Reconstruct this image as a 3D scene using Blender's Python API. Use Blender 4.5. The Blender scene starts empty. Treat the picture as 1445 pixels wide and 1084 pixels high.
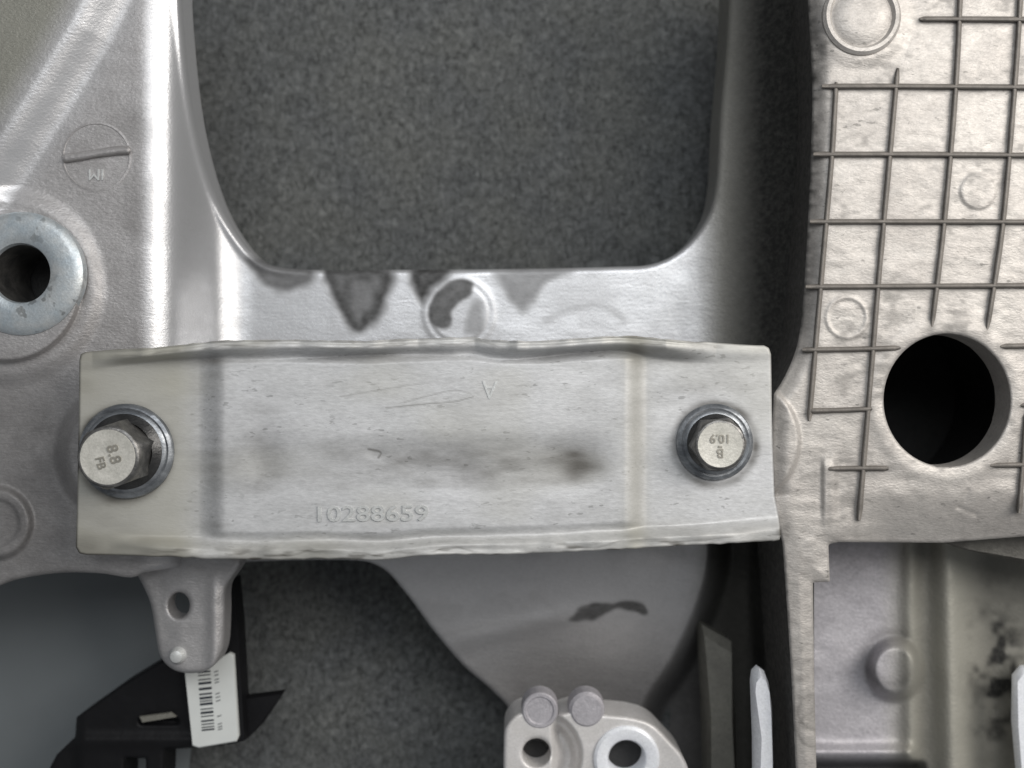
import bpy, math, random
import numpy as np
random.seed(4); rng = np.random.default_rng(7)
sc = bpy.context.scene

# ---------------------------------------------------------------- camera, light, exposure
S = 0.0002                 # metres per photo pixel at the height of the bracket
D = 1400.0                 # camera height above the bracket, in the same pixels
CX, CY = 722.5, 542.0
cam_d = bpy.data.cameras.new('camera'); cam = bpy.data.objects.new('camera', cam_d)
sc.collection.objects.link(cam); sc.camera = cam
cam.location = (0, 0, D*S)
cam_d.sensor_width = 36; cam_d.lens = 36*D/1445.0
cam_d.clip_start = 0.005; cam_d.clip_end = 20
cam_d.dof.use_dof = True; cam_d.dof.focus_distance = (D+5)*S; cam_d.dof.aperture_fstop = 7.0

w = bpy.data.worlds.new('World'); sc.world = w; w.use_nodes = True
bg = w.node_tree.nodes['Background']
bg.inputs[0].default_value = (0.90, 0.93, 0.97, 1); bg.inputs[1].default_value = 0.20

def area(name, loc, target, size, energy, color):
    l = bpy.data.lights.new(name, 'AREA'); l.shape = 'RECTANGLE'; l.size, l.size_y = size
    l.energy = energy; l.color = color
    o = bpy.data.objects.new(name, l); sc.collection.objects.link(o)
    from mathutils import Vector
    o.location = loc
    d = Vector(target) - Vector(loc)
    o.rotation_euler = d.to_track_quat('-Z', 'Y').to_euler()
    return o
area('window_light', (0.50, 0.24, 0.44), (0.06, 0.0, 0), (0.34, 0.50), 4.3, (1.0, 0.955, 0.90))
area('ceiling_light', (0.03, 0.34, 0.72), (0.0, 0.03, 0), (0.50, 0.34), 2.4, (0.95, 0.975, 1.0))
sc.view_settings.view_transform = 'Standard'; sc.view_settings.look = 'None'
sc.view_settings.exposure = 0.0; sc.view_settings.gamma = 1.0

# ---------------------------------------------------------------- helpers
WL = {}
def link(o, wloc, parent):
    sc.collection.objects.link(o); WL[o.name] = wloc
    if parent:
        o.parent = parent; p = WL[parent.name]
        o.location = tuple(wloc[i]-p[i] for i in range(3))
    else:
        o.location = wloc
    return o
def tag(o, label=None, cat=None, group=None, kind=None):
    if label: o['label'] = label
    if cat: o['category'] = cat
    if group: o['group'] = group
    if kind: o['kind'] = kind
    return o
def thing(name, label, cat, wloc, group=None):
    o = bpy.data.objects.new(name, None); o.empty_display_size = 0.01
    link(o, wloc, None); return tag(o, label, cat, group)
def at(px, py, z=0.0):                       # photo pixel + height -> metres
    k = (D-z)/D
    return ((px-CX)*k*S, -(py-CY)*k*S, z*S)
def mk(name, V, F, mat, parent=None, smooth=True, origin=None, attrs=None, autosmooth=None):
    V = np.asarray(V, float)
    c = np.array(origin) if origin is not None else (V.min(0)+V.max(0))/2
    me = bpy.data.meshes.new(name)
    me.from_pydata((V-c).tolist(), [], F if isinstance(F, list) else F.tolist())
    me.update()
    if smooth: me.shade_smooth()
    if autosmooth: me.set_sharp_from_angle(angle=math.radians(autosmooth))
    if attrs:
        for k, a in attrs.items():
            t = me.attributes.new(k, 'FLOAT', 'POINT'); t.data.foreach_set('value', np.asarray(a, np.float32))
    me.materials.append(mat)
    o = bpy.data.objects.new(name, me)
    return link(o, tuple(float(v) for v in c), parent)

def catmull(P, n=8, closed=True):
    P = np.array(P, float); N = len(P); out = []
    rg = range(N) if closed else range(N-1)
    for i in rg:
        if closed: a, b, c, d = P[(i-1)%N], P[i], P[(i+1)%N], P[(i+2)%N]
        else: a, b, c, d = P[max(i-1, 0)], P[i], P[i+1], P[min(i+2, N-1)]
        for t in np.arange(n)/n:
            out.append(.5*((2*b)+(-a+c)*t+(2*a-5*b+4*c-d)*t*t+(-a+3*b-3*c+d)*t**3))
    if not closed: out.append(P[-1])
    return np.array(out)
def seg_dist(X, Y, P, closed):
    d = np.full(X.shape, 1e9); N = len(P)
    for i in range(N if closed else N-1):
        a = P[i]; b = P[(i+1) % N]; e = b-a; L = e@e
        if L < 1e-9: continue
        t = np.clip(((X-a[0])*e[0]+(Y-a[1])*e[1])/L, 0, 1)
        d = np.minimum(d, (X-a[0]-t*e[0])**2+(Y-a[1]-t*e[1])**2)
    return np.sqrt(d)
def sdf(X, Y, P):                            # positive inside
    P = np.array(P, float); d = seg_dist(X, Y, P, True); ins = np.zeros(X.shape, bool); N = len(P)
    for i in range(N):
        a = P[i]; b = P[(i+1) % N]
        if a[1] == b[1]: continue
        c = ((a[1] > Y) != (b[1] > Y)) & (X < (b[0]-a[0])*(Y-a[1])/(b[1]-a[1])+a[0]); ins ^= c
    return np.where(ins, d, -d)
def ss(x, a, b):
    t = np.clip((x-a)/(b-a), 0, 1); return t*t*(3-2*t)
def bump(d, wd): return np.sqrt(np.clip(1-(d/wd)**2, 0, 1))
def gauss(d, wd): return np.exp(-(d/wd)**2)
def erode(s, r):                             # height lost by rounding an edge of radius r
    t = np.clip(r-s, 0, r); return r-np.sqrt(np.maximum(r*r-t*t, 0))
def vnoise(X, Y, f, seed=0, fx=1.0):         # smooth value noise, feature size f px
    g = np.random.default_rng(seed).random((64, 64))
    x = X/(f*fx); y = Y/f; xi = np.floor(x).astype(int); yi = np.floor(y).astype(int)
    u = x-xi; v = y-yi; u = u*u*(3-2*u); v = v*v*(3-2*v)
    G = lambda a, b: g[a % 64, b % 64]
    return (G(yi, xi)*(1-u)+G(yi, xi+1)*u)*(1-v)+(G(yi+1, xi)*(1-u)+G(yi+1, xi+1)*u)*v

def heightfield(name, box, step, sfun, zfun, zbot, mat, parent, afun=None, wall_shade=None):
    """A surface z(x,y) cut along the line sfun=0, with a wall down to zbot along the cut."""
    x0, x1, y0, y1 = box
    xs = np.arange(x0, x1+step, step); ys = np.arange(y0, y1+step, step)
    X, Y = np.meshgrid(xs, ys); H, W = X.shape
    def full(X, Y):
        e = np.minimum(np.minimum(X-x0, x1-X), np.minimum(Y-y0, y1-Y))-step*.5
        return np.minimum(sfun(X, Y), e)
    s = full(X, Y); s = np.where(np.abs(s) < 1e-3, 1e-3, s); ins = s > 0
    c = ins[:-1, :-1].astype(int)+ins[1:, :-1]+ins[1:, 1:]+ins[:-1, 1:]
    idx = np.arange(H*W).reshape(H, W)
    fj = np.argwhere(c == 4)
    I, J = fj[:, 0], fj[:, 1]
    quads = np.stack([idx[I, J], idx[I+1, J], idx[I+1, J+1], idx[I, J+1]], 1)
    PX = [X.ravel()]; PY = [Y.ravel()]
    ex, ey, cache, polys, segs = [], [], {}, [], []
    def cut(a, b):
        k = (min(a, b), max(a, b))
        if k in cache: return cache[k]
        ia, ja = divmod(k[0], W); ib, jb = divmod(k[1], W)
        sa, sb = s[ia, ja], s[ib, jb]; t = sa/(sa-sb)
        ex.append(X[ia, ja]+t*(X[ib, jb]-X[ia, ja])); ey.append(Y[ia, ja]+t*(Y[ib, jb]-Y[ia, ja]))
        cache[k] = H*W+len(ex)-1; return cache[k]
    for i, j in np.argwhere((c > 0) & (c < 4)):
        q = [(i, j), (i+1, j), (i+1, j+1), (i, j+1)]; poly = []; cuts = []
        for n in range(4):
            a = q[n]; b = q[(n+1) % 4]; A = a[0]*W+a[1]; B = b[0]*W+b[1]
            if ins[a]: poly.append(A)
            if ins[a] != ins[b]:
                p = cut(A, B); poly.append(p); cuts.append((p, bool(ins[a])))
        if len(poly) >= 3: polys.append([int(v) for v in poly])
        if len(cuts) == 2:                    # leaving point -> entering point
            lv = [p for p, o in cuts if o][0]; en = [p for p, o in cuts if not o][0]; segs.append((lv, en))
    AX = np.concatenate([X.ravel(), np.array(ex)]); AY = np.concatenate([Y.ravel(), np.array(ey)])
    S2 = np.maximum(np.concatenate([s.ravel(), np.zeros(len(ex))]), 0)
    Z = zfun(AX, AY, S2)
    used = np.zeros(len(AX), bool); used[quads.ravel()] = True
    for p in polys: used[p] = True
    k = (D-Z)/D
    V = np.stack([(AX-CX)*k*S, -(AY-CY)*k*S, Z*S], 1)
    remap = -np.ones(len(AX), int); remap[used] = np.arange(used.sum())
    F = remap[quads].tolist()+[[int(remap[v]) for v in p] for p in polys]
    V2 = [V[used]]; n0 = int(used.sum()); top = {}; tv = []; bv = []
    for a, b in segs:
        for p in (a, b):
            if p not in top: top[p] = len(top)
    ps = list(top); T = V[ps]; Bt = T.copy()
    zb = zbot(AX[ps], AY[ps], Z[ps]) if callable(zbot) else np.full(len(ps), float(zbot))
    Bt[:, 2] = np.minimum(zb*S, T[:, 2]-1e-5)
    n1 = n0+len(ps)
    for a, b in segs:
        F.append([n0+top[a], n1+top[a], n1+top[b], n0+top[b]])
    V2 = np.concatenate([V[used], T, Bt])
    at_ = None
    if afun:
        at_ = {}
        for kk, f in afun(AX, AY, S2).items():
            t1 = f[ps].copy(); t2 = f[ps].copy()
            if wall_shade is not None and kk == 'dirt_shade':      # shade painted into the colour of the casting's vertical side
                t1 = np.maximum(t1, wall_shade(AX[ps], AY[ps])*.92); t2 = np.maximum(t2, wall_shade(AX[ps], AY[ps]))
            at_[kk] = np.concatenate([f[used], t1, t2])
    return mk(name, V2, F, mat, parent, attrs=at_)

def lathe(name, px, py, z, prof, mat, parent, seg=64, sx=1, sy=1, tilt=(0, 0), zref=None, hexr=None, autosmooth=35, jit=0):
    """prof = (radius, height) pairs going up/outwards; radii in pixels"""
    c = np.array(at(px, py, z if zref is None else zref)); c[2] = z*S
    k = 1.0; V = []; F = []
    for r, h in prof:
        for i in range(seg):
            a = 2*math.pi*i/seg
            rr = r if not callable(r) else r(a)
            rr *= 1+jit*math.sin(3*a+h)
            x, y = rr*math.cos(a)*sx, rr*math.sin(a)*sy
            V.append([c[0]+(x+tilt[0]*h)*S, c[1]+(y+tilt[1]*h)*S, c[2]+h*S])
    n = len(prof)
    for j in range(n-1):
        for i in range(seg):
            i2 = (i+1) % seg
            F.append([j*seg+i, j*seg+i2, (j+1)*seg+i2, (j+1)*seg+i])
    if (prof[-1][0] if not callable(prof[-1][0]) else 1) > 0 and prof[-1][0] is not None:
        if not callable(prof[-1][0]) and prof[-1][0] < 1e-3: pass
    return mk(name, V, F, mat, parent, origin=c, autosmooth=autosmooth)

def sweep(name, pts, width, height, z, mat, parent, taper=True):
    """a low cast rib with rounded crest following pts (photo pixels) on height z"""
    P = catmull(pts, 6, False)
    V = []; F = []; sec = [(-.62, -2), (-.5, height*.5), (-.28, height*.92), (0, height), (.28, height*.92), (.5, height*.5), (.62, -2)]
    n = len(P); m = len(sec)
    for i in range(n):
        t = P[min(i+1, n-1)]-P[max(i-1, 0)]; t /= np.linalg.norm(t); nn = np.array([-t[1], t[0]])
        e = 1.0
        if taper and (i == 0 or i == n-1): e = .45
        jw = 1+.10*(random.random()-.5)
        for u, h in sec:
            q = P[i]+nn*u*width*jw*(1 if e == 1 else .6)
            V.append(at(q[0], q[1], z+(h*e if h > 0 else h)))
    for i in range(n-1):
        for j in range(m-1):
            F.append([i*m+j, i*m+j+1, (i+1)*m+j+1, (i+1)*m+j])
    F.append(list(range(m))); F.append([(n-1)*m+j for j in reversed(range(m))])
    return mk(name, V, F, mat, parent)

def text(name, s, px, py, z, size, depth, mat, parent, rot=0, sx=1.0, tilt=None, bold=0.0):
    cu = bpy.data.curves.new(name, 'FONT'); cu.body = s; cu.size = size*S; cu.extrude = depth*S; cu.offset = bold*S
    cu.align_x = 'CENTER'; cu.align_y = 'CENTER'; cu.resolution_u = 3
    t = bpy.data.objects.new(name+'_src', cu)
    me = bpy.data.meshes.new_from_object(t); me.name = name
    bpy.data.objects.remove(t); bpy.data.curves.remove(cu)
    me.materials.clear(); me.materials.append(mat)
    o = bpy.data.objects.new(name, me)
    link(o, at(px, py, z), parent); o.rotation_euler = (0, 0, math.radians(rot)); o.scale = (sx, 1, 1)
    return o

# ---------------------------------------------------------------- materials
def nodes(name):
    m = bpy.data.materials.new(name); m.use_nodes = True; nt = m.node_tree
    return m, nt, nt.nodes['Principled BSDF']
def N(nt, t, **kw):
    n = nt.nodes.new(t)
    for k, v in kw.items(): setattr(n, k, v)
    return n
def noise(nt, vec, px, detail=4, rough=.55, dist=0):
    n = N(nt, 'ShaderNodeTexNoise'); n.inputs['Scale'].default_value = 1/(px*S)
    n.inputs['Detail'].default_value = detail; n.inputs['Roughness'].default_value = rough
    n.inputs['Distortion'].default_value = dist; nt.links.new(vec, n.inputs['Vector']); return n.outputs['Fac']
def ramp(nt, fac, a, b, lo=0.0, hi=1.0):
    r = N(nt, 'ShaderNodeMapRange'); r.inputs['From Min'].default_value = a; r.inputs['From Max'].default_value = b
    r.inputs['To Min'].default_value = lo; r.inputs['To Max'].default_value = hi; nt.links.new(fac, r.inputs['Value']); return r.outputs[0]
def mixc(nt, fac, a, b):
    m = N(nt, 'ShaderNodeMix', data_type='RGBA')
    for s_, v in ((6, a), (7, b)):
        if isinstance(v, tuple): m.inputs[s_].default_value = (*v, 1)
        else: nt.links.new(v, m.inputs[s_])
    if isinstance(fac, float): m.inputs[0].default_value = fac
    else: nt.links.new(fac, m.inputs[0])
    return m.outputs[2]
def math_(nt, op, a, b=None, clamp=False):
    m = N(nt, 'ShaderNodeMath', operation=op); m.use_clamp = clamp
    for i, v in enumerate((a, b)):
        if v is None: continue
        if isinstance(v, (int, float)): m.inputs[i].default_value = v
        else: nt.links.new(v, m.inputs[i])
    return m.outputs[0]
def coords(nt, stretch=(1, 1, 1), rot=0):
    tc = N(nt, 'ShaderNodeTexCoord'); mp = N(nt, 'ShaderNodeMapping')
    mp.inputs['Scale'].default_value = stretch; mp.inputs['Rotation'].default_value = (0, 0, math.radians(rot))
    nt.links.new(tc.outputs['Object'], mp.inputs['Vector']); return mp.outputs[0]
def metal(name, c1, c2, rough, metallic, grain=5, gstr=.35, blotch=70, attr=False, speck=None, stretch=(1, 1, 1), rot=0,
          rough_polish=None, dark=(.018, .018, .017), tint=(.36, .35, .305), gdist=2.2, coat=0, wear=.0, fine=2.2, brush=0):
    m, nt, p = nodes(name); v = coords(nt, stretch, rot)
    big = noise(nt, v, blotch, 5, .6, .4); mid = noise(nt, v, blotch*.18, 4, .6)
    col = mixc(nt, ramp(nt, big, .33, .67), c1, c2)
    col = mixc(nt, ramp(nt, mid, .5, .85, 0, .28), col, tuple(x*.5 for x in c1))
    tone = ramp(nt, noise(nt, v, grain*1.2, 3, .7), .3, .7, .86, 1.10)
    mul = N(nt, 'ShaderNodeMix', data_type='RGBA', blend_type='MULTIPLY'); mul.inputs[0].default_value = 1
    nt.links.new(col, mul.inputs[6]); nt.links.new(tone, mul.inputs[7]); col = mul.outputs[2]
    ro = ramp(nt, mid, .3, .7, rough-.05, rough+.07)
    if speck:
        sp = noise(nt, v, speck[0], 2, .5); f = ramp(nt, sp, speck[1], speck[1]+.045, 0, speck[2])
        sp2 = noise(nt, v, speck[0]*6, 2, .5); f = math_(nt, 'MULTIPLY', f, ramp(nt, sp2, .42, .58))
        col = mixc(nt, f, col, (.07, .07, .065))
    met = metallic
    h = None
    gs = gstr
    if attr:
        tt = N(nt, 'ShaderNodeAttribute', attribute_name='tint'); col = mixc(nt, tt.outputs['Fac'], col, tint)
        a = N(nt, 'ShaderNodeAttribute', attribute_name='dirt_shade'); dn = noise(nt, v, 9, 4, .7)
        if rough_polish is not None:
            b = N(nt, 'ShaderNodeAttribute', attribute_name='polish_glint')
            mr = N(nt, 'ShaderNodeMix', data_type='FLOAT'); nt.links.new(b.outputs['Fac'], mr.inputs[0])
            nt.links.new(ro, mr.inputs[2]); mr.inputs[3].default_value = rough_polish; ro = mr.outputs[0]
            gs = ramp(nt, b.outputs['Fac'], 0, 1, gstr, gstr*.45)
            col = mixc(nt, b.outputs['Fac'], col, (.61, .615, .63))
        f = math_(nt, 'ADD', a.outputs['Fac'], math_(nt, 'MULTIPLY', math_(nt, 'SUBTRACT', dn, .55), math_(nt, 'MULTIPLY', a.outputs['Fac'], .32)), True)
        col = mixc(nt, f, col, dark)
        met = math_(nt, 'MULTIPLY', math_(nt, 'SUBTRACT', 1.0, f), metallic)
        nt.links.new(math_(nt, 'SUBTRACT', .5, math_(nt, 'MULTIPLY', f, .3)), p.inputs['Specular IOR Level'])
        ro = math_(nt, 'ADD', ro, math_(nt, 'MULTIPLY', f, .12))
    nt.links.new(col, p.inputs['Base Color']); nt.links.new(ro, p.inputs['Roughness'])
    if isinstance(met, float): p.inputs['Metallic'].default_value = met
    else: nt.links.new(met, p.inputs['Metallic'])
    g = noise(nt, v, grain, 4, .6, gdist*.15)
    g2 = noise(nt, v, grain*fine*3, 3, .5)
    if brush:
        vb = coords(nt, (.06, 1, 1), 0); gb = noise(nt, vb, 3.0, 2, .6)
        g = math_(nt, 'ADD', g, math_(nt, 'MULTIPLY', gb, brush))
    g = math_(nt, 'ADD', g, math_(nt, 'MULTIPLY', g2, .9))
    bp = N(nt, 'ShaderNodeBump'); bp.inputs['Distance'].default_value = grain*S*.9
    if isinstance(gs, float): bp.inputs['Strength'].default_value = gs
    else: nt.links.new(gs, bp.inputs['Strength'])
    nt.links.new(g, bp.inputs['Height']); nt.links.new(bp.outputs[0], p.inputs['Normal'])
    return m

M_body = metal('cast_aluminium', (.40, .385, .38), (.50, .485, .48), .48, .62, 3.2, .34, 90, attr=True, tint=(.30, .295, .25), rough_polish=.35, stretch=(.6, 1, 1), brush=.4)
M_plate = metal('sand_cast_aluminium', (.43, .405, .38), (.52, .495, .465), .50, .42, 2.8, .30, 60, attr=True, stretch=(.5, 1, 1), rot=18, speck=(7, .66, .5))
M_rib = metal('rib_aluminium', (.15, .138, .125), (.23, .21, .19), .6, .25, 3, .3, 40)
M_brk = metal('zinc_plated_steel', (.54, .545, .545), (.65, .655, .665), .48, .25, 3.2, .11, 110, attr=True, stretch=(.35, 1, 1), rot=8, tint=(.47, .46, .405), speck=(6, .645, .38), dark=(.06, .054, .045), brush=.25)
M_emb = metal('zinc_emboss', (.60, .61, .60), (.66, .67, .66), .42, .4, 3, .1, 60)
M_bolt = metal('bolt_steel', (.12, .12, .12), (.30, .29, .275), .40, .85, 3, .2, 18, stretch=(.6, 1, 1))
M_bring = metal('bolt_flange_zinc', (.13, .14, .155), (.40, .42, .44), .42, .8, 3, .15, 25, stretch=(.5, 1, 1))
M_dark2 = metal('shaded_collar_steel', (.05, .05, .05), (.09, .09, .09), .35, .8, 3, .2, 18)
M_btop = metal('bolt_face', (.52, .51, .46), (.72, .70, .64), .45, .35, 3, .15, 25)
M_bmark = metal('bolt_marking', (.30, .285, .25), (.40, .38, .33), .45, .5, 3, .1, 25)
M_zinc = metal('blue_zinc', (.44, .50, .54), (.58, .60, .60), .42, .6, 3, .15, 30, speck=(16, .60, .5))
M_lug = metal('machined_aluminium', (.72, .70, .68), (.80, .78, .77), .40, .25, 3, .12, 40, attr=True)
M_shine = metal('bright_bushing', (.86, .88, .93), (.92, .94, .97), .35, .15, 3, .08, 40)
M_deep = metal('dull_casting', (.42, .405, .43), (.50, .485, .51), .55, .35, 5, .3, 70, attr=True)
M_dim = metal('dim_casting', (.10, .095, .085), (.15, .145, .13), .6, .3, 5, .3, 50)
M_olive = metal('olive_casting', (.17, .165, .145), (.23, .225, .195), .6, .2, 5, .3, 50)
M_dark = metal('hole_shade_metal', (.02, .02, .02), (.03, .03, .03), .7, .2, 5, .2, 50)  # near-black colour stands for the shade inside holes

def simple(name, col, rough, spec=.4, vary=.0, px=20, bstr=0):
    m, nt, p = nodes(name); v = coords(nt)
    n = noise(nt, v, px, 4)
    nt.links.new(mixc(nt, n, tuple(c*(1-vary) for c in col), tuple(min(c*(1+vary), 1) for c in col)), p.inputs['Base Color'])
    p.inputs['Roughness'].default_value = rough; p.inputs['Specular IOR Level'].default_value = spec
    if bstr:
        bp = N(nt, 'ShaderNodeBump'); bp.inputs['Strength'].default_value = bstr; bp.inputs['Distance'].default_value = px*S*.3
        nt.links.new(n, bp.inputs['Height']); nt.links.new(bp.outputs[0], p.inputs['Normal'])
    return m
M_black = simple('black_plastic', (.007, .007, .008), .5, .22, .3, 30, .2)
M_label = simple('label_paper', (.66, .68, .66), .55, .3, .08, 40)
M_ink = simple('label_ink', (.03, .035, .045), .6, .2, .2, 10)

def carpet_mat():
    m, nt, p = nodes('felt_carpet'); v = coords(nt)
    a = noise(nt, v, 13, 5, .8, .6); b = noise(nt, v, 150, 3, .5); f = noise(nt, coords(nt, (1, .22, 1), 35), 6, 4, .75, 2.5)
    col = mixc(nt, ramp(nt, b, .38, .62), (.107, .112, .113), (.121, .125, .121))
    k = ramp(nt, math_(nt, 'ADD', math_(nt, 'MULTIPLY', a, .5), math_(nt, 'MULTIPLY', f, .5)), .36, .64, .22, 2.1)
    mul = N(nt, 'ShaderNodeMix', data_type='RGBA', blend_type='MULTIPLY'); mul.inputs[0].default_value = 1
    nt.links.new(col, mul.inputs[6]); nt.links.new(k, mul.inputs[7]); nt.links.new(mul.outputs[2], p.inputs['Base Color'])
    p.inputs['Roughness'].default_value = .95; p.inputs['Specular IOR Level'].default_value = .1
    bp = N(nt, 'ShaderNodeBump'); bp.inputs['Strength'].default_value = .8; bp.inputs['Distance'].default_value = .002
    nt.links.new(a, bp.inputs['Height']); nt.links.new(bp.outputs[0], p.inputs['Normal'])
    return m
M_carpet = carpet_mat()

# ---------------------------------------------------------------- carpet under the part
ZC = -400
def carpet():
    xs = np.linspace(-4200, 5600, 160); X, Y = np.meshgrid(xs, xs-200); Z = ZC-60*vnoise(X+9000, Y+9000, 420, 3)
    V = np.stack([(X-CX)*S, -(Y-CY)*S, Z*S], -1).reshape(-1, 3); n = 160
    idx = np.arange(n*n).reshape(n, n)
    F = np.stack([idx[:-1, :-1], idx[1:, :-1], idx[1:, 1:], idx[:-1, 1:]], -1).reshape(-1, 4)
    tag(mk('carpet', V, F, M_carpet), kind='structure')
carpet()
M_sheet = simple('smooth_sheet', (.165, .180, .186), .8, .2, .08, 130)
def sheet():
    P = catmull([(-700, 500), (150, 560), (262, 700), (285, 900), (262, 1150), (240, 1700), (-700, 1800)], 6)
    V = []; n = len(P)
    for zz in (ZC+1, ZC+7):
        for p in P: V.append(at(p[0], p[1], zz))
    F = [[i, i+n, (i+1) % n+n, (i+1) % n] for i in range(n)]+[list(range(2*n-1, n-1, -1))]
    tag(mk('floor_sheet', V, F, M_sheet, smooth=False), kind='structure')
sheet()

# ---------------------------------------------------------------- the cast subframe
sub = thing('subframe', 'grey cast aluminium subframe with ribbed plate and large openings lying on dark carpet', 'car part', at(700, 600, -220))

TOP_OPEN = catmull([(259, -320), (256, -60), (262, 60), (276, 170), (300, 262), (330, 325), (372, 370), (440, 381), (560, 381), (720, 380),
                    (860, 377), (920, 373), (962, 352), (995, 312), (1010, 262), (1016, 160), (1026, 40), (1030, -100), (1030, -320)], 6)
LOW_OPEN = catmull([(-420, 850), (-200, 850), (-40, 838), (20, 819), (80, 809), (140, 809), (185, 815), (215, 806), (330, 794), (480, 790), (535, 799),
                    (572, 836), (612, 890), (655, 940), (695, 975), (722, 1012), (724, 1100), (724, 1300), (724, 1500), (-420, 1500)], 6)
BUSH = (28, 391)
def circ(X, Y, c, r, sx=1, sy=1): return r-np.hypot((X-c[0])/sx, (Y-c[1])/sy)
def body_s(X, Y):
    s = np.minimum(-sdf(X, Y, TOP_OPEN), -sdf(X, Y, LOW_OPEN))
    return np.minimum(s, -circ(X, Y, BUSH, 62))
RIDGE = catmull([(238, -200), (240, -60), (236, 40), (228, 140), (223, 240), (222, 340), (223, 440), (224, 520), (222, 640)], 6, False)
DIAG = catmull([(215, -140), (170, -40), (128, 45), (70, 140), (10, 235), (-60, 340), (-160, 500)], 6, False)
UPLEFT = [(-800, -400), (230, -400), (170, -40), (128, 45), (70, 140), (10, 235), (-60, 340), (-160, 500), (-800, 900)]
TRI = catmull([(186, 60), (196, 150), (196, 300), (192, 480), (150, 520), (60, 520), (-60, 520), (-60, 380), (0, 300), (70, 210), (130, 120), (168, 60)], 5)
SLX = np.arange(150, 420, 1.0)
_sl = np.interp(SLX, [197, 216, 238, 262, 288, 314, 334, 356], [0, .60, .66, 1.9, 1.9, .66, .5, 0])
_sl = np.convolve(np.pad(_sl, 10, mode='edge'), np.ones(21)/21, mode='valid'); SLZ = np.cumsum(_sl)
def body_z(X, Y, s):
    Z = np.full(X.shape, -72.0)
    # slope from the left arm down to the web
    xe = 262+ss(Y, 300, 120)*0 + 0*X
    Z -= np.interp(X, SLX, SLZ)
    # big fillet at the top-left: arm edge follows the opening
    d = seg_dist(X, Y, RIDGE, False); Z += 3*np.exp(-(d/26.0)**2)
    
    ul = sdf(X, Y, UPLEFT); Z += 32*ss(ul, -36, 34)
    # lower left body is a touch lower and rolls off
    Z -= 16*ss(Y, 470, 640)*ss(-X, -260, 0)
    # wall rising to the ribbed plate
    wx = 1138-18*ss(Y, 420, 560)-8*ss(Y, 760, 1000)
    u = np.clip((X-(wx-190))/190, 0, 1)
    Z += 130*u**2.4
    # lower extension slopes away
    Z -= 80*ss(Y, 790, 1010)*ss(X, 420, 560)*(1-.6*u)
    Z += 7*gauss((Y-905)-(X-640)*-.22, 16)*ss(X, 600, 660)*ss(-X, -900, -760)
    # bushing boss, collar and neighbours
    rb = np.hypot(X-8, Y-405); Z += 9*ss(-rb, -146, -118)*1.0
    Z += 17*ss(-rb, -108, -102)
    rc = np.hypot(X+6, Y-738); Z += 16*ss(-rc, -56, -44); Z -= 5*ss(-rc, -36, -30)
    rn = np.hypot(X-60, Y-640); 
    # boss under the left end of the bracket
    rl = np.hypot(X-178, Y-640); Z += 44*ss(-rl, -104, -78)
    # cast circle in the web
    rw = np.hypot(X-648, Y-442); Z += 1.3*gauss(rw-47, 5.5)+2*ss(-rw, -44, -38)
    # scalloped recesses along the upper edge of the web
    for P_ in SCAL: Z -= 1*ss(sdf(X, Y, P_), -5, 9)
    Z += 5*gauss(Y-383, 6)*ss(X, 360, 420)*ss(-X, -940, -900)*0
    Z += 1.0*(vnoise(X+500, Y+500, 90, 5, 1.6)-.5)+.5*(vnoise(X+500, Y+500, 22, 6, 1.8)-.5)
    Z -= 130*ss(sdf(X, Y, CAV), -12, 26)
    Z += 5*gauss(s-7, 5)*ss(-X, -440, -380)*ss(-Y, -400, -380)
    return Z-erode(s, 7)
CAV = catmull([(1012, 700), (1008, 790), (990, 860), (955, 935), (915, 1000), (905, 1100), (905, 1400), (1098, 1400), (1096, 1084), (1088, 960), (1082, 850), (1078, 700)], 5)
SCAL = [catmull(p, 5) for p in [
    [(459, 376), (551, 376), (548, 420), (532, 452), (507, 472), (487, 455), (470, 425)],
    [(350, 362), (442, 376), (436, 402), (405, 413), (368, 400)],
    [(580, 378), (642, 378), (612, 410), (592, 430)]]]
STAIN = [(SCAL[0], .93, 9), (SCAL[1], .8, 10), (SCAL[2], .95, 8),
         (catmull([(606, 455), (613, 418), (640, 396), (668, 400), (655, 424), (640, 440), (634, 462)], 5), .85, 4),
         (catmull([(655, 470), (662, 432), (680, 424), (684, 470)], 5), .5, 8),
         (catmull([(702, 380), (810, 380), (775, 400), (742, 436), (722, 428), (708, 405)], 5), .6, 9),
         (catmull([(802, 878), (816, 860), (850, 852), (893, 846), (914, 864), (898, 866), (872, 860), (835, 876)], 5), .85, 3)]
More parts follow.
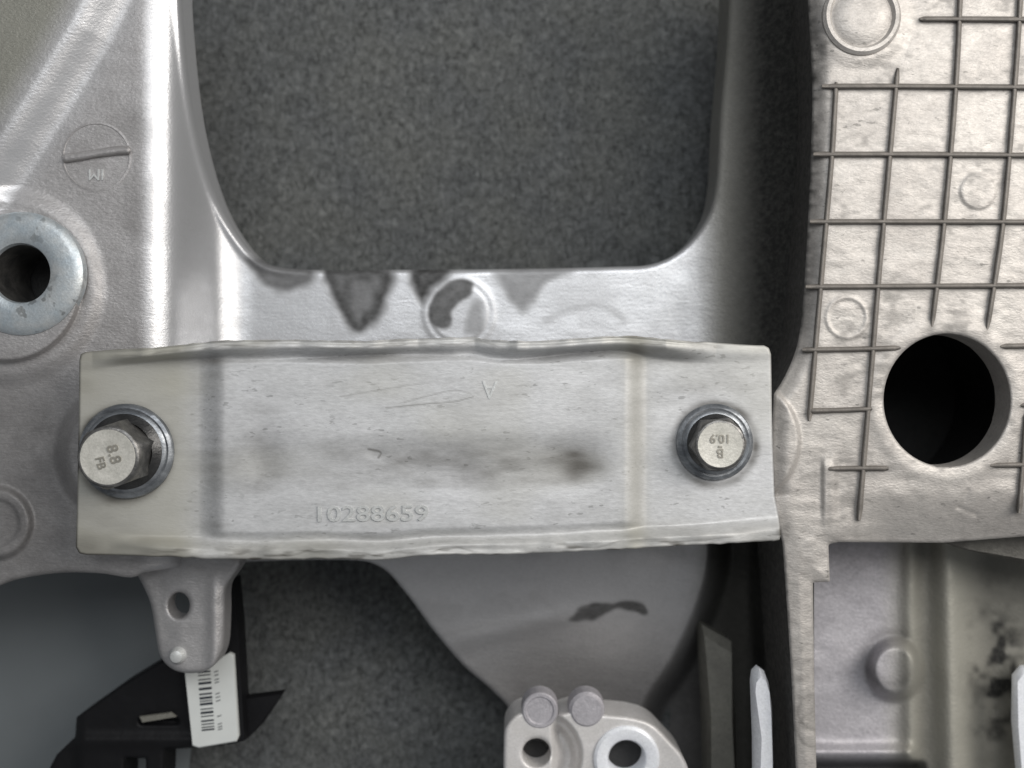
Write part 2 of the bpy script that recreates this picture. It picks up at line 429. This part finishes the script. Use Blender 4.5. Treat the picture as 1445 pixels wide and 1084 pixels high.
def body_a(X, Y, s):
    dirt_shade = np.zeros(X.shape)
    for P_, a, f in STAIN: q = sdf(X, Y, P_)+6*(vnoise(X+300, Y+300, 18, 16, .8)-.5)+2.5*(vnoise(X+300, Y+300, 6, 17, 2)-.5); dirt_shade = np.maximum(dirt_shade, a*ss(q, -f, f)*(1-.12*ss(q, 8, 24)*vnoise(X, Y, 14, 15)*2))
    for L_, a in (([(770, 452), (800, 438), (835, 430), (860, 436), (880, 452)], .25), ([(700, 400), (760, 430), (800, 420)], .15), ([(600, 905), (700, 880), (800, 880)], .2)):
        dirt_shade = np.maximum(dirt_shade, a*gauss(seg_dist(X, Y, catmull(L_, 4, False), False), 6))
    g = vnoise(X+800, Y+800, 26, 11)*.6+vnoise(X+800, Y+800, 9, 12)*.4
    dirt_shade = np.maximum(dirt_shade, ss(X, 975, 1085)*(.97+.03*g))  # shade of the left-facing wall painted dark, together with its sooty grime
    dirt_shade = np.maximum(dirt_shade, .40*ss(Y, 860, 1010)*ss(X, 500, 600))  # darker towards the bottom of the lower extension
    dirt_shade = np.maximum(dirt_shade, .5*ss(Y, 500, 620)*ss(-X, -200, -60)*(.7+.6*g))
    
    dirt_shade = np.maximum(dirt_shade, .16*ss(vnoise(X+400, Y+400, 45, 13, 1.5)*.6+g*.4, .45, .75))
    dirt_shade = np.maximum(dirt_shade, .35*gauss(np.hypot(X-178, Y-650)-92, 20)*ss(-X, -200, -100))
    dirt_shade = np.maximum(dirt_shade, .76*ss(sdf(X, Y, CAV), -30, 20))  # shade of the deep hollow painted into its colour
    pol = ss(X, 192, 228)*(1-.5*ss(Y, 500, 780))*ss(-Y, -1000, -850)*(1-ss(X, 940, 1030))
    pol = np.maximum(pol, gauss(seg_dist(X, Y, DIAG, False), 34)*.95)  # lighter colour along the diagonal band paints in its highlight
    tn = np.maximum(ss(sdf(X, Y, UPLEFT), 20, 70)*.9, ss(X, 960, 1030)*.7)
    return {'dirt_shade': dirt_shade, 'polish_glint': pol, 'tint': tn}
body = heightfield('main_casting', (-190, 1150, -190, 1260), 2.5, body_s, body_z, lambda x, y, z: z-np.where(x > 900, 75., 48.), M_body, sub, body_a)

# the ribbed plate on the right
PL = catmull([(1128, -320), (1130, -200), (1136, -100), (1140, 0), (1145, 90), (1146, 150), (1143, 250), (1138, 350), (1132, 440), (1124, 490), (1108, 530), (1092, 556)], 5, False).tolist() + \
     [(1088, 640), (1092, 720), (1104, 765), (1110, 850), (1117, 960), (1123, 1084), (1128, 1300), (1156, 1300), (1152, 1084), (1149, 960), (1147, 822), (1171, 821), (1169, 768), (1184, 765), (1330, 766), (1445, 757), (1700, 742), (1760, 735), (1760, -320)]
PL = np.array(PL)
HOLE = (1336, 565)
def hole_r(X, Y): return np.hypot((X-HOLE[0])/.95, (Y-HOLE[1])/1.0)
def plate_s(X, Y): return np.minimum(sdf(X, Y, PL), hole_r(X, Y)-94)
def plate_z(X, Y, s):
    Z = np.full(X.shape, -26.0)
    sp = sdf(X, Y, PL); rh = hole_r(X, Y)
    Z += 2.2*gauss(rh-108, 12)
    Z -= 26*ss(Y, 690, 775)*ss(X, 1180, 1260)
    Z -= 13*(1-ss(sp, -6, 26))*np.where(Y < 700, 1, .35)
    rb = np.hypot(X-1215, Y-27); Z += 5*ss(-rb, -78, -52)
    # edge of the boss beneath the bracket
    ro = np.hypot(X-1040, Y-622); Z += 9*ss(-ro, -92, -84)
    # raised lip down the narrow leg
    Z += 5*ss(X, 1158, 1164)*ss(-X, -1186, -1172)*ss(Y, 640, 660)*ss(-Y, -760, -700)
    for (cx, cy, r, h) in ((1380, 270, 25, 2.2),): 
        q = np.hypot(X-cx, Y-cy); Z += h*ss(-q, -r-2, -r+2)
    q = np.hypot(X-1195, Y-448); Z += 2.0*gauss(q-28, 2.4)
    for L_ in ([(1352, 716), (1362, 706), (1366, 692)], [(1352, 716), (1376, 726)], [(1376, 726), (1392, 704)]):
        Z -= 1.3*gauss(seg_dist(X, Y, np.array(L_, float), False), 3)
    Z += 1.3*(vnoise(X, Y+500, 34, 21, 1.5)-.5)+1.1*(vnoise(X, Y+500, 11, 22, 1.7)-.5)
    return Z-erode(s, 3)
ribs = [[(1298, 27), (1370, 27), (1640, 29)], [(1160, 122), (1300, 122), (1640, 125)], [(1148, 218), (1300, 218), (1640, 221)],
        [(1143, 313), (1300, 313), (1640, 314)], [(1137, 405), (1300, 404), (1640, 402)], [(1132, 494), (1200, 493), (1271, 491)],
        [(1412, 489), (1500, 487), (1640, 485)], [(1140, 580), (1185, 579), (1231, 577)], [(1440, 572), (1500, 571), (1640, 569)],
        [(1166, 662), (1210, 661), (1254, 661)], [(1397, 657), (1500, 655), (1640, 652)],
        [(1180, 116), (1174, 220), (1162, 360), (1150, 500), (1142, 594)], [(1267, 96), (1254, 240), (1240, 395), (1225, 580), (1212, 734)],
        [(1359, -180), (1355, 0), (1347, 150), (1332, 320), (1315, 462)], [(1446, -180), (1440, 0), (1430, 150), (1415, 320), (1393, 466)],
        [(1530, -180), (1515, 150), (1490, 420), (1462, 600)], [(1449, 580), (1444, 650), (1438, 724)]]
def plate_a(X, Y, s):
    g = vnoise(X, Y+500, 12, 31, 1.6)*.35+vnoise(X, Y+500, 5, 32, 2)*.65
    sp = np.maximum(sdf(X, Y, PL), 0)
    dirt_shade = .75*(1-ss(sp, 0, 30))*ss(-Y, -540, -440)*(.4+1.0*g)*ss(-X, -1200, -1160)  # speckled darkening towards the plate's left edge
    dirt_shade = np.maximum(dirt_shade, .7*(1-ss(np.hypot(X-1150, (Y-70)*.5), 8, 36))*g*1.6)
    dirt_shade = np.maximum(dirt_shade, .5*(1-ss(sp, 0, 9))*ss(Y, 740, 780)*g*1.5*ss(-X, -1140, -1120))
    dirt_shade = np.maximum(dirt_shade, .32*gauss(np.hypot(X-1137, (Y-792)*2.5), 16))
    for y in (1005, 1030): dirt_shade = np.maximum(dirt_shade, .4*gauss(np.hypot(X-1150, Y-y)-24, 3))*1.0
    dirt_shade = np.maximum(dirt_shade, .30*ss(g*.6+vnoise(X, Y+500, 50, 33)*.4, .55, .8))
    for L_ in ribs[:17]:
        m = (np.abs(X-L_[0][0]) < 800); dirt_shade = np.maximum(dirt_shade, (.22+.25*g)*gauss(seg_dist(X+1.5, Y-2, np.array(L_, float), False), 6.5))  # shadow lines left of and below the ribs, painted into the plate colour
    return {'dirt_shade': np.clip(dirt_shade, 0, 1), 'polish_glint': 0*X}
plate = heightfield('ribbed_plate', (1075, 1640, -190, 1260), 2.4, plate_s, plate_z,
    lambda x, y, z: np.where(hole_r(x, y) < 112, -72., -185.), M_plate, sub, plate_a, lambda x, y: np.where(x < np.interp(y, [700, 800], [1165, 1139]), .97, 0.))  # left-facing plate side painted near-black in place of shade
lathe('hole_chamber', *HOLE, -72, [(118, 0), (160, -20), (165, -300), (1, -300)], M_dark, sub, 48, zref=-30)  # chamber closing the hole, its shade painted near-black

for k, r in enumerate(ribs): sweep('rib', r, 7, 9, -27.5 if k < 11 else -28.3, M_rib, plate)
bp = lathe('casting_pad', 1215, 24, -22, [(57, -6), (56, 4), (52, 8), (47, 8), (43, 3), (40, 4), (36, 7), (20, 8), (.01, 8)], M_plate, sub, 56)

# stamped disc with pointer bar on the left arm
st = lathe('date_stamp', 137, 222, -74, [(53, -3), (52, 2.5), (49, 3), (47, 0.6), (30, .8), (.01, 1)], M_body, sub, 56)
sweep('pointer_bar', [(88, 224), (110, 221), (160, 213), (184, 212)], 11, 10, -73, M_body, st)
text('stamp_lettering', 'IM', 136, 246, -71.5, 24, 1.4, M_emb, st, rot=180)

# zinc bushing in the left boss
bs = lathe('bushing', 30, 386, -44, [(90, -14), (90, 0), (86, 4), (78, 6), (60, 6.5), (50, 6), (44, 3), (42, -3)], M_zinc, sub, 64, sx=1.0, sy=1.0, tilt=(-.02, .0))
lathe('bushing_shade_disc', 30, 386, -160, [(60, 0), (.01, 0)], M_dark, bs, 32, zref=-44)  # near-black disc painting the shade down in the bushing
lathe('bushing_bore', 30, 386, -44, [(42, -3), (41, -14), (40.5, -110)], M_bolt, bs, 48)
lathe('bushing_core', 10, 392, -150, [(26, -8), (24, 30), (18, 36), (.01, 36)], M_bolt, bs, 32)

# tab with hole
TAB = catmull([(180, 785), (196, 815), (212, 850), (219, 890), (226, 925), (243, 944), (268, 950), (296, 944), (314, 918), (318, 870), (319, 830), (332, 785)], 6)
def tab_s(X, Y): return np.minimum(sdf(X, Y, TAB), np.hypot((X-253)/.82, Y-854)-18)
def tab_z(X, Y, s):
    Z = -110+0*X; sp = np.maximum(sdf(X, Y, TAB), 0)
    Z += 7*gauss(X-302, 9)*ss(Y, 800, 850); Z -= 6*ss(-X, -260, -225)
    return Z-erode(s, 8)+1.0*(vnoise(X, Y, 14, 41)-.5)
tab = heightfield('mounting_tab', (170, 345, 770, 960), 2, tab_s, tab_z, -150, M_body, sub, lambda X, Y, s: {'dirt_shade': .12+.25*ss(-X, -245, -215), 'polish_glint': 0*X+.2})
lathe('pin', 252, 924, -112, [(13, 0), (12, 7), (9, 12), (4, 14), (.01, 14)], M_emb, tab, 24)

# lower lug with bushing
LUG = catmull([(711, 1050), (716, 1022), (738, 1005), (775, 1012), (812, 1003), (850, 1008), (890, 1012), (920, 1022), (944, 1045), (966, 1072), (974, 1110), (960, 1180), (880, 1220), (760, 1210), (716, 1120)], 6)
def lug_s(X, Y): return np.minimum(np.minimum(sdf(X, Y, LUG), np.hypot(X-757, Y-1062)-20), np.hypot(X-884, Y-1070)-34)
def lug_z(X, Y, s):
    Z = -150+0*X; Z -= 26*ss(-np.hypot(X-757, Y-1068), -58, -46)*ss(X, 776, 790)*ss(-X, -860, -812)
    r = np.hypot(X-757, Y-1066); Z -= 24*ss(X, 776, 790)*ss(r, 30, 42)*(1-ss(r, 58, 66))
    return Z-erode(s, 6)+.8*(vnoise(X, Y, 18, 44)-.5)
lug = heightfield('lug', (700, 985, 990, 1235), 2, lug_s, lug_z, -230, M_lug, sub, lambda X, Y, s: {'dirt_shade': .1+0*X, 'polish_glint': 0*X})
lathe('lug_bushing', 884, 1070, -150, [(52, -4), (51, 4), (47, 7), (36, 7), (31, 5), (28, 0), (28, -44)], M_shine, lug, 56)
lathe('bushing_shade_disc', 884, 1070, -190, [(30, 6), (.01, 6)], M_dark, lug, 24)  # near-black disc as shade inside the lug bushing
lathe('lug_hole_shade_disc', 757, 1062, -200, [(22, 6), (.01, 6)], M_dark, lug, 24)  # shade in the lug hole, painted as a near-black disc
lathe('ejector_pad', 762, 1002, -152, [(29, -30), (28, 2), (26, 4), (22, 4), (20, 2), (.01, 2)], M_deep, sub, 40)
hexf = lambda R: (lambda a: R*math.cos(math.pi/6)/math.cos((a+.3) % (math.pi/3)-math.pi/6))
lathe('ejector_stub', 828, 1002, -150, [(29, -30), (28, -2), (23, 3), (.01, 3.5)], M_deep, sub, 36)

# lower right pocket, seen below the ribbed plate
def pk_z(X, Y, s):
    Z = -235+0*X
    Z += 14*gauss(X-1286, 14)+34*gauss(X-1342-(Y-900)*.02, 24)-20*ss(X, 1352, 1410)
    r = np.hypot((X-1263), (Y-945)*.9); Z += 46*ss(-r, -44, -26)
    Z += 40*gauss(Y-1062, 10)*ss(-X, -1300, -1280)*.5 - 60*ss(Y, 1070, 1085)*ss(-X, -1310, -1290)
    Z += 30*ss(X, 1395, 1445)*ss(Y, 900, 960)
    return Z+2*(vnoise(X, Y, 24, 51)-.5)
def pk_a(X, Y, s):
    g = vnoise(X, Y, 22, 52)*.6+vnoise(X, Y, 9, 53)*.4
    d = .5*ss(X, 1355, 1400)+.9*ss(g, .30, .85)*gauss(np.hypot(X-1400, (Y-950)*.45), 40)
    d = np.maximum(d, .8*ss(Y, 1068, 1080)*ss(-X, -1310, -1290)); d = np.maximum(d, .4*gauss(np.hypot(X-1258, Y-930)-36, 10))
    d = np.maximum(d, .5*gauss(X-1306, 18)); tn = ss(X, 1235, 1290)  # darker beside the ridge, around the boss and in the step
    return {'dirt_shade': np.clip(d, 0, 1)*(1-.8*gauss(X-1344-(Y-900)*.02, 14)), 'polish_glint': 0*X, 'tint': tn}
pocket = heightfield('lower_pocket', (1120, 1640, 690, 1260), 3, lambda X, Y: 0*X+99, pk_z, -420, M_deep, sub, pk_a)
def prism(name, poly, z, h, mat, parent, bev=4):
    P = np.array(poly, float); c = P.mean(0); n = len(P); V = []; F = []
    for f, zz in ((1, z-h), (1, z-bev), (None, z)):
        for p in P:
            q = p if f else c+(p-c)*(1-bev/np.linalg.norm(p-c)); V.append(at(q[0], q[1], z)[:2]+(zz*S,))
    for j in range(2):
        for i in range(n):
            i2 = (i+1) % n; F.append([j*n+i, j*n+i2, (j+1)*n+i2, (j+1)*n+i])
    F.append([2*n+i for i in range(n)])
    a = sum(P[i][0]*P[(i+1) % n][1]-P[(i+1) % n][0]*P[i][1] for i in range(n))
    if a > 0: F = [f[::-1] for f in F]
    return mk(name, V, F, mat, parent, autosmooth=40)
prism('dark_underside', [(1300, 755), (1360, 776), (1445, 796), (1700, 830), (1700, 735), (1300, 735)], -110, 50, M_dim, sub, 8)  # dark underside below the plate edge, drawn as a darker solid
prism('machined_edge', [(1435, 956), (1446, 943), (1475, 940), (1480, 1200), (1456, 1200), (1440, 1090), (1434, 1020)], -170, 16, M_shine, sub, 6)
prism('side_web', [(992, 884), (1034, 908), (1040, 1010), (1046, 1240), (1004, 1240), (998, 1000)], -235, 60, M_olive, sub, 14).data.attributes.new('dirt_shade', 'FLOAT', 'POINT')
prism('slot_light_strip', [(1064, 966), (1066, 952), (1073, 945), (1081, 950), (1087, 966), (1092, 1000), (1094, 1080), (1092, 1240), (1068, 1240), (1067, 1050)], -66, 26, M_shine, sub, 11)  # light seen through a slot, drawn as a near-white strip

# ---------------------------------------------------------------- bolted brace bracket
brk = thing('brace_bracket', 'long pale zinc plated steel bracket bolted across the casting, with curled wavy edges', 'bracket', at(600, 630, -34))
YT = catmull([(95, 498), (112, 497), (160, 494), (210, 491), (260, 486), (310, 481), (400, 479), (450, 480), (520, 481), (560, 479), (620, 477), (665, 476), (700, 480),
              (760, 481), (820, 477), (875, 474), (920, 477), (965, 481), (1010, 484), (1060, 487), (1105, 489)], 4, False)
YB = catmull([(95, 781), (130, 783), (180, 784), (240, 786), (300, 789), (360, 790), (440, 789), (500, 790), (545, 790), (610, 784), (680, 783), (760, 781), (850, 777), (930, 772), (1010, 768), (1060, 765), (1115, 762)], 4, False)
yt = lambda X: np.interp(X, YT[:, 0], YT[:, 1])
yb = lambda X: np.interp(X, YB[:, 0], YB[:, 1])
BO = catmull([(112, 508), (111, 600), (109, 700), (107, 772)], 4, False).tolist()+[(112, 781), (122, 783)] + \
     [(x, float(yb(x))) for x in range(140, 1090, 12)]+[(1092, 764), (1100, 762), (1102, 754), (1099, 730), (1093, 700), (1090, 620), (1088, 500), (1085, 491), (1078, 487.5)] + \
     [(x, float(yt(x))) for x in range(1066, 124, -12)]+[(120, 497), (114, 500)]
BO = np.array(BO); BO[20:, 1] += rng.uniform(-.9, .9, len(BO)-20)*(BO[20:, 0] > 150)*(BO[20:, 0] < 1050)
WAVE_T = np.array([(90, 0), (130, .05), (200, .7), (300, 1), (480, .95), (545, .8), (590, .45), (640, .6), (670, .5), (730, 1), (850, 1), (900, .8), (940, .9), (975, .45), (1010, .1), (1110, 0)])
def brk_z(X, Y, s):
    Z = np.full(X.shape, -14.0)
    # raised middle with soft ends, set in from the long edges
    mid = ss(X, 280, 318)*(1-ss(X, 880, 914))
    tl = Y-yt(X); bl = yb(X)-Y
    Z += 15*mid*ss(tl, 18, 34)*ss(bl, 22, 40)
    # shallow channel along the middle
    ch = ss(Y, 606, 640)*(1-ss(Y, 660, 708))*ss(X, 318, 380)*(1-ss(X, 830, 880)); Z -= 3.0*ch
    # upper curled edge
    a = np.interp(X, WAVE_T[:, 0], WAVE_T[:, 1])
    w = 26+5*np.sin(X*.021); curl = 1-ss(tl, 10, w)
    Z += 36*a*curl; Z += a*8*(vnoise(X, 0*Y, 46, 81)+.5*vnoise(X, 0*Y, 17, 82)-.75)*curl
    Z -= 4*a*gauss(tl-3.5, 2.0)
    # lower curled edge
    b = ss(X, 150, 230)*(1-.35*ss(X, 1000, 1090)); wb = 34+4*np.sin(X*.017+1)
    cb = 1-ss(bl, 12, wb)
    Z += 22*b*cb+b*cb*8*(vnoise(X, 0*Y+30, 52, 83)+.4*vnoise(X, 0*Y+30, 19, 84)-.7)
    n1 = vnoise(X, Y, 9, 61, 4.0); Z += 2.2*b*(1-ss(bl, 4, 26))*(n1-.5)*2
    Z += .8*a*(1-ss(tl, 2, 14))*(vnoise(X, Y, 8, 62, 4.0)-.5)*2
    # dents
    for (x, y, sx, sy, h) in ((372, 640, 26, 50, -3), (580, 648, 60, 20, -2.5), (812, 650, 34, 34, -3.5), (530, 640, 14, 7, -1.5), (700, 600, 80, 30, 1.2)):
        Z += h*np.exp(-((X-x)/sx)**2-((Y-y)/sy)**2)
    Z += 1.6*(vnoise(X, Y, 120, 63)-.5)+.7*(vnoise(X, Y, 30, 64, 2)-.5)
    Z += .7*(vnoise(X*.96+Y*.25, Y, 6, 65, 5)-.5)*np.exp(-((X-650)/120)**2-((Y-650)/60)**2)
    return Z-erode(s, 2.5)
SCR = [([(545, 576), (600, 570), (640, 567), (668, 560)], .5, 1.1), ([(570, 568), (600, 560), (640, 551), (665, 556)], .35, 1), ([(480, 560), (550, 548), (605, 540)], .28, 1.1),
       ([(520, 634), (537, 638), (534, 646)], .8, 2.2), ([(515, 655), (560, 660), (620, 640)], .25, 3)]
def brk_a(X, Y, s):
    g = vnoise(X, Y, 30, 71, 2)*.6+vnoise(X, Y, 10, 72, 3)*.4
    d = np.zeros(X.shape)
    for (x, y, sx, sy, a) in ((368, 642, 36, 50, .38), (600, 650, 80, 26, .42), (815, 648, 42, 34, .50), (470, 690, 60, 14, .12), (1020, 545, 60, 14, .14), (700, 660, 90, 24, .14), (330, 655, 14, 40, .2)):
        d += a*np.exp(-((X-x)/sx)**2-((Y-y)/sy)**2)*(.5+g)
    d += .20*ss(Y, 612, 645)*(1-ss(Y, 680, 700))*ss(X, 330, 400)*(1-ss(X, 800, 880))*(.4+g)
    tl = Y-yt(X); bl = yb(X)-Y
    d += .30*gauss(X-304, 13)*ss(tl, 16, 30)*ss(bl, 26, 45)*(.6+g)+.16*gauss(X-280, 14)*ss(tl, 16, 30)*ss(bl, 26, 45)*(.5+g)  # shade on the left-facing step, painted as a dark band
    d += .22*gauss(X-898, 13)*ss(bl, 26, 45)
    d += .25*gauss(tl-24, 10)*ss(X, 180, 260)*(.4+g)*(1-ss(X, 960, 1040))  # shaded inner face of the upper curl, painted as a dark strip
    d += .22*(1-ss(bl, 10, 42))*(.3+g)+.4*ss(vnoise(X, Y, 4, 73, 6)*.6+vnoise(X, Y, 9, 76, 2)*.4, .62, .8)*(1-ss(bl, 6, 26))*ss(X, 170, 230)+.25*ss(vnoise(X, Y, 7, 74, 4), .62, .8)*(1-ss(tl, 4, 14))
    lw = vnoise(X, 0*Y+9, 40, 91)*14+vnoise(X, 0*Y+9, 12, 92)*5
    d += .34*gauss(bl-2-lw*.6, 1.2)*ss(vnoise(X, 0*Y+50, 30, 93), .35, .6)*ss(X, 190, 260)+.4*gauss(tl-3-lw*.5, 1.3)*ss(vnoise(X, 0*Y+50, 34, 94), .45, .6)*(1-ss(X, 960, 1010))*ss(X, 150, 200)
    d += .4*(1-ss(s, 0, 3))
    d += .26*ss(-X, -290, -120)*(.7+.4*g)+.10*ss(g, .4, .8)  # bracket darker towards its left end
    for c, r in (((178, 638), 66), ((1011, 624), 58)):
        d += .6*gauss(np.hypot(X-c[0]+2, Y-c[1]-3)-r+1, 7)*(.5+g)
    for P_, a, w_ in SCR: d = np.maximum(d, a*gauss(seg_dist(X, Y, catmull(P_, 5, False), False), w_))
    tn = .8*ss(-X, -300, -240)+.55*gauss(X-897, 16)+.3*(1-ss(bl, 14, 44))+.3*ss(vnoise(X, Y, 60, 75, 1.5), .5, .9)+.3*(1-ss(tl, 2, 20))
    return {'dirt_shade': np.clip(d, 0, 1), 'polish_glint': 0*X, 'tint': np.clip(tn, 0, 1)}
plt_ = heightfield('bracket_plate', (95, 1118, 462, 802), 1.6, lambda X, Y: sdf(X, Y, BO), brk_z, -30, M_brk, brk, brk_a)
text('embossed_number', '10288659', 523, 726, 2.2, 31, .9, M_emb, plt_, rot=.6, sx=1.33, bold=.3)
text('embossed_letter', 'A', 691, 549, 2.0, 36, .7, M_emb, plt_, rot=178, sx=.9)

# ---------------------------------------------------------------- the two flange bolts
def bolt(px, py, z, k, label, ang, tilt, marks, rr):
    t = thing('flange_bolt', label, 'bolt', at(px, py, z), 'bolts holding the bracket')
    R = 62*k*rr; hh = .80
    lathe('flange', px, py, z, [(R, -14), (R, 3), (R-2, 6), (R-6, 8), (R-9, 7), (R-11, 9), (R-14, 10)], M_bring, t, 72, jit=.004)
    lathe('collar', px, py, z, [(R-14, 10), (46*k, 13), (40*k, 19)], M_dark2, t, 64)  # shade between flange and head put into the collar's near-black colour
    hx = lambda q, cap: (lambda a: min(q/math.cos((a-ang) % (math.pi/3)-math.pi/6)*.995, cap))
    A = 39.5*k
    h = lathe('head', px, py, z, [(hx(A, 99), 15), (hx(A, 99), 44*k*hh), (hx(A, A*1.10), 52*k*hh), (hx(A, A*1.04), 57*k*hh), (A*1.0, 61*k*hh), (A*.94, 63*k*hh), (A*.88, 63*k*hh)], M_bolt, t, 72, tilt=tilt)
    H = 63*k*hh
    face = lathe('head_face', px, py, z, [(A*.91, H-1), (A*.89, H+.6), (A*.80, H+.4), (A*.5, H-.4), (.01, H-.5)], M_btop, h, 48, tilt=tilt)
    c = at(px, py, z)
    for s_, dx, dy, sz, rot in marks:
        o = text('head_marking', s_, 0, 0, 0, sz, .7, M_bmark, face, rot=rot, bold=.3)
        wx = c[0]+(dx+tilt[0]*H)*S; wy = c[1]+(-dy+tilt[1]*H)*S; wz = c[2]+(H+.1)*S
        p = WL[face.name]; o.location = (wx-p[0], wy-p[1], wz-p[2])
    return t
bolt(179, 637, -13, 1.07, 'bolt at the left end of the pale bracket, larger cream tinted head face', .35, (-.10, -.08),
     [('8.8', 8, -4, 22, -75), ('FB', -10, 8, 17, -75)], 1.02)
bolt(1008, 624, -13, .88, 'bolt at the right end of the pale bracket, beside the ribbed plate', .1, (-.02, -.03),
     [('10.9', 0, -9, 17, 180), ('B', 0, 11, 18, 180), ('-', 0, 1, 20, 0)], 1.0)

# ---------------------------------------------------------------- black plastic holder with label
pb = thing('plastic_holder', 'black plastic holder with a white barcode label, hanging below the left tab', 'holder', at(240, 1040, -260))
HB = [(66, 1092), (80, 1065), (106, 1040), (108, 1012), (170, 968), (226, 934), (262, 925), (318, 925), (318, 1052), (262, 1056), (232, 1058), (230, 1130), (110, 1130), (60, 1120)]
def hb_s(X, Y): return np.minimum(sdf(X, Y, HB), -np.minimum(np.minimum(X-176, 206-X), np.minimum(Y-1070, 1140-Y)))
def hb_z(X, Y, s): return -225-14*ss(-X, -120, -100)+8*gauss(Y-1046+(X-120)*.0, 10)-12*(ss(X, 194, 200)*(1-ss(X, 248, 256))*ss(Y, 1012, 1016)*(1-ss(Y, 1020, 1024)))-erode(s, 6)
heightfield('holder_body', (50, 325, 915, 1140), 2.5, hb_s, hb_z, -290, M_black, pb)
prism('holder_slot_insert', [(196, 1012), (240, 1006), (248, 1012), (200, 1020)], -214, 6, M_olive, pb, 1.5)
prism('holder_post', [(318, 820), (330, 818), (336, 880), (345, 1046), (320, 1052)], -215, 40, M_black, pb, 3)
prism('holder_fin', [(344, 985), (400, 978), (372, 1020), (348, 1044)], -240, 20, M_black, pb, 3)
lab = prism('barcode_label', [(260, 950), (290, 940), (323, 922), (329, 925), (336, 1040), (333, 1047), (280, 1056), (271, 1053)], -205, 10, M_label, pb, 2)
y = 946.0
random.seed(9)
while y < 1032:
    h = random.choice((1.6, 2.4, 3.4)); x0 = 279+(y-946)*.07
    def bar(nm, xa, xb, ya, yb_):
        V = [at(xa, ya+2, -204.4), at(xa+(yb_-ya)*.07, yb_+2, -204.4), at(xb+(yb_-ya)*.07, yb_, -204.4), at(xb, ya, -204.4)]
        return mk(nm, V, [[0, 1, 2, 3]], M_ink, lab, smooth=False)
    bar('barcode_bar', x0, x0+18, y, y+h)
    if random.random() < .7: bar('print_mark', x0+23, x0+29, y, y+1.3)
    y += h+random.choice((1.8, 2.6, 4.5))
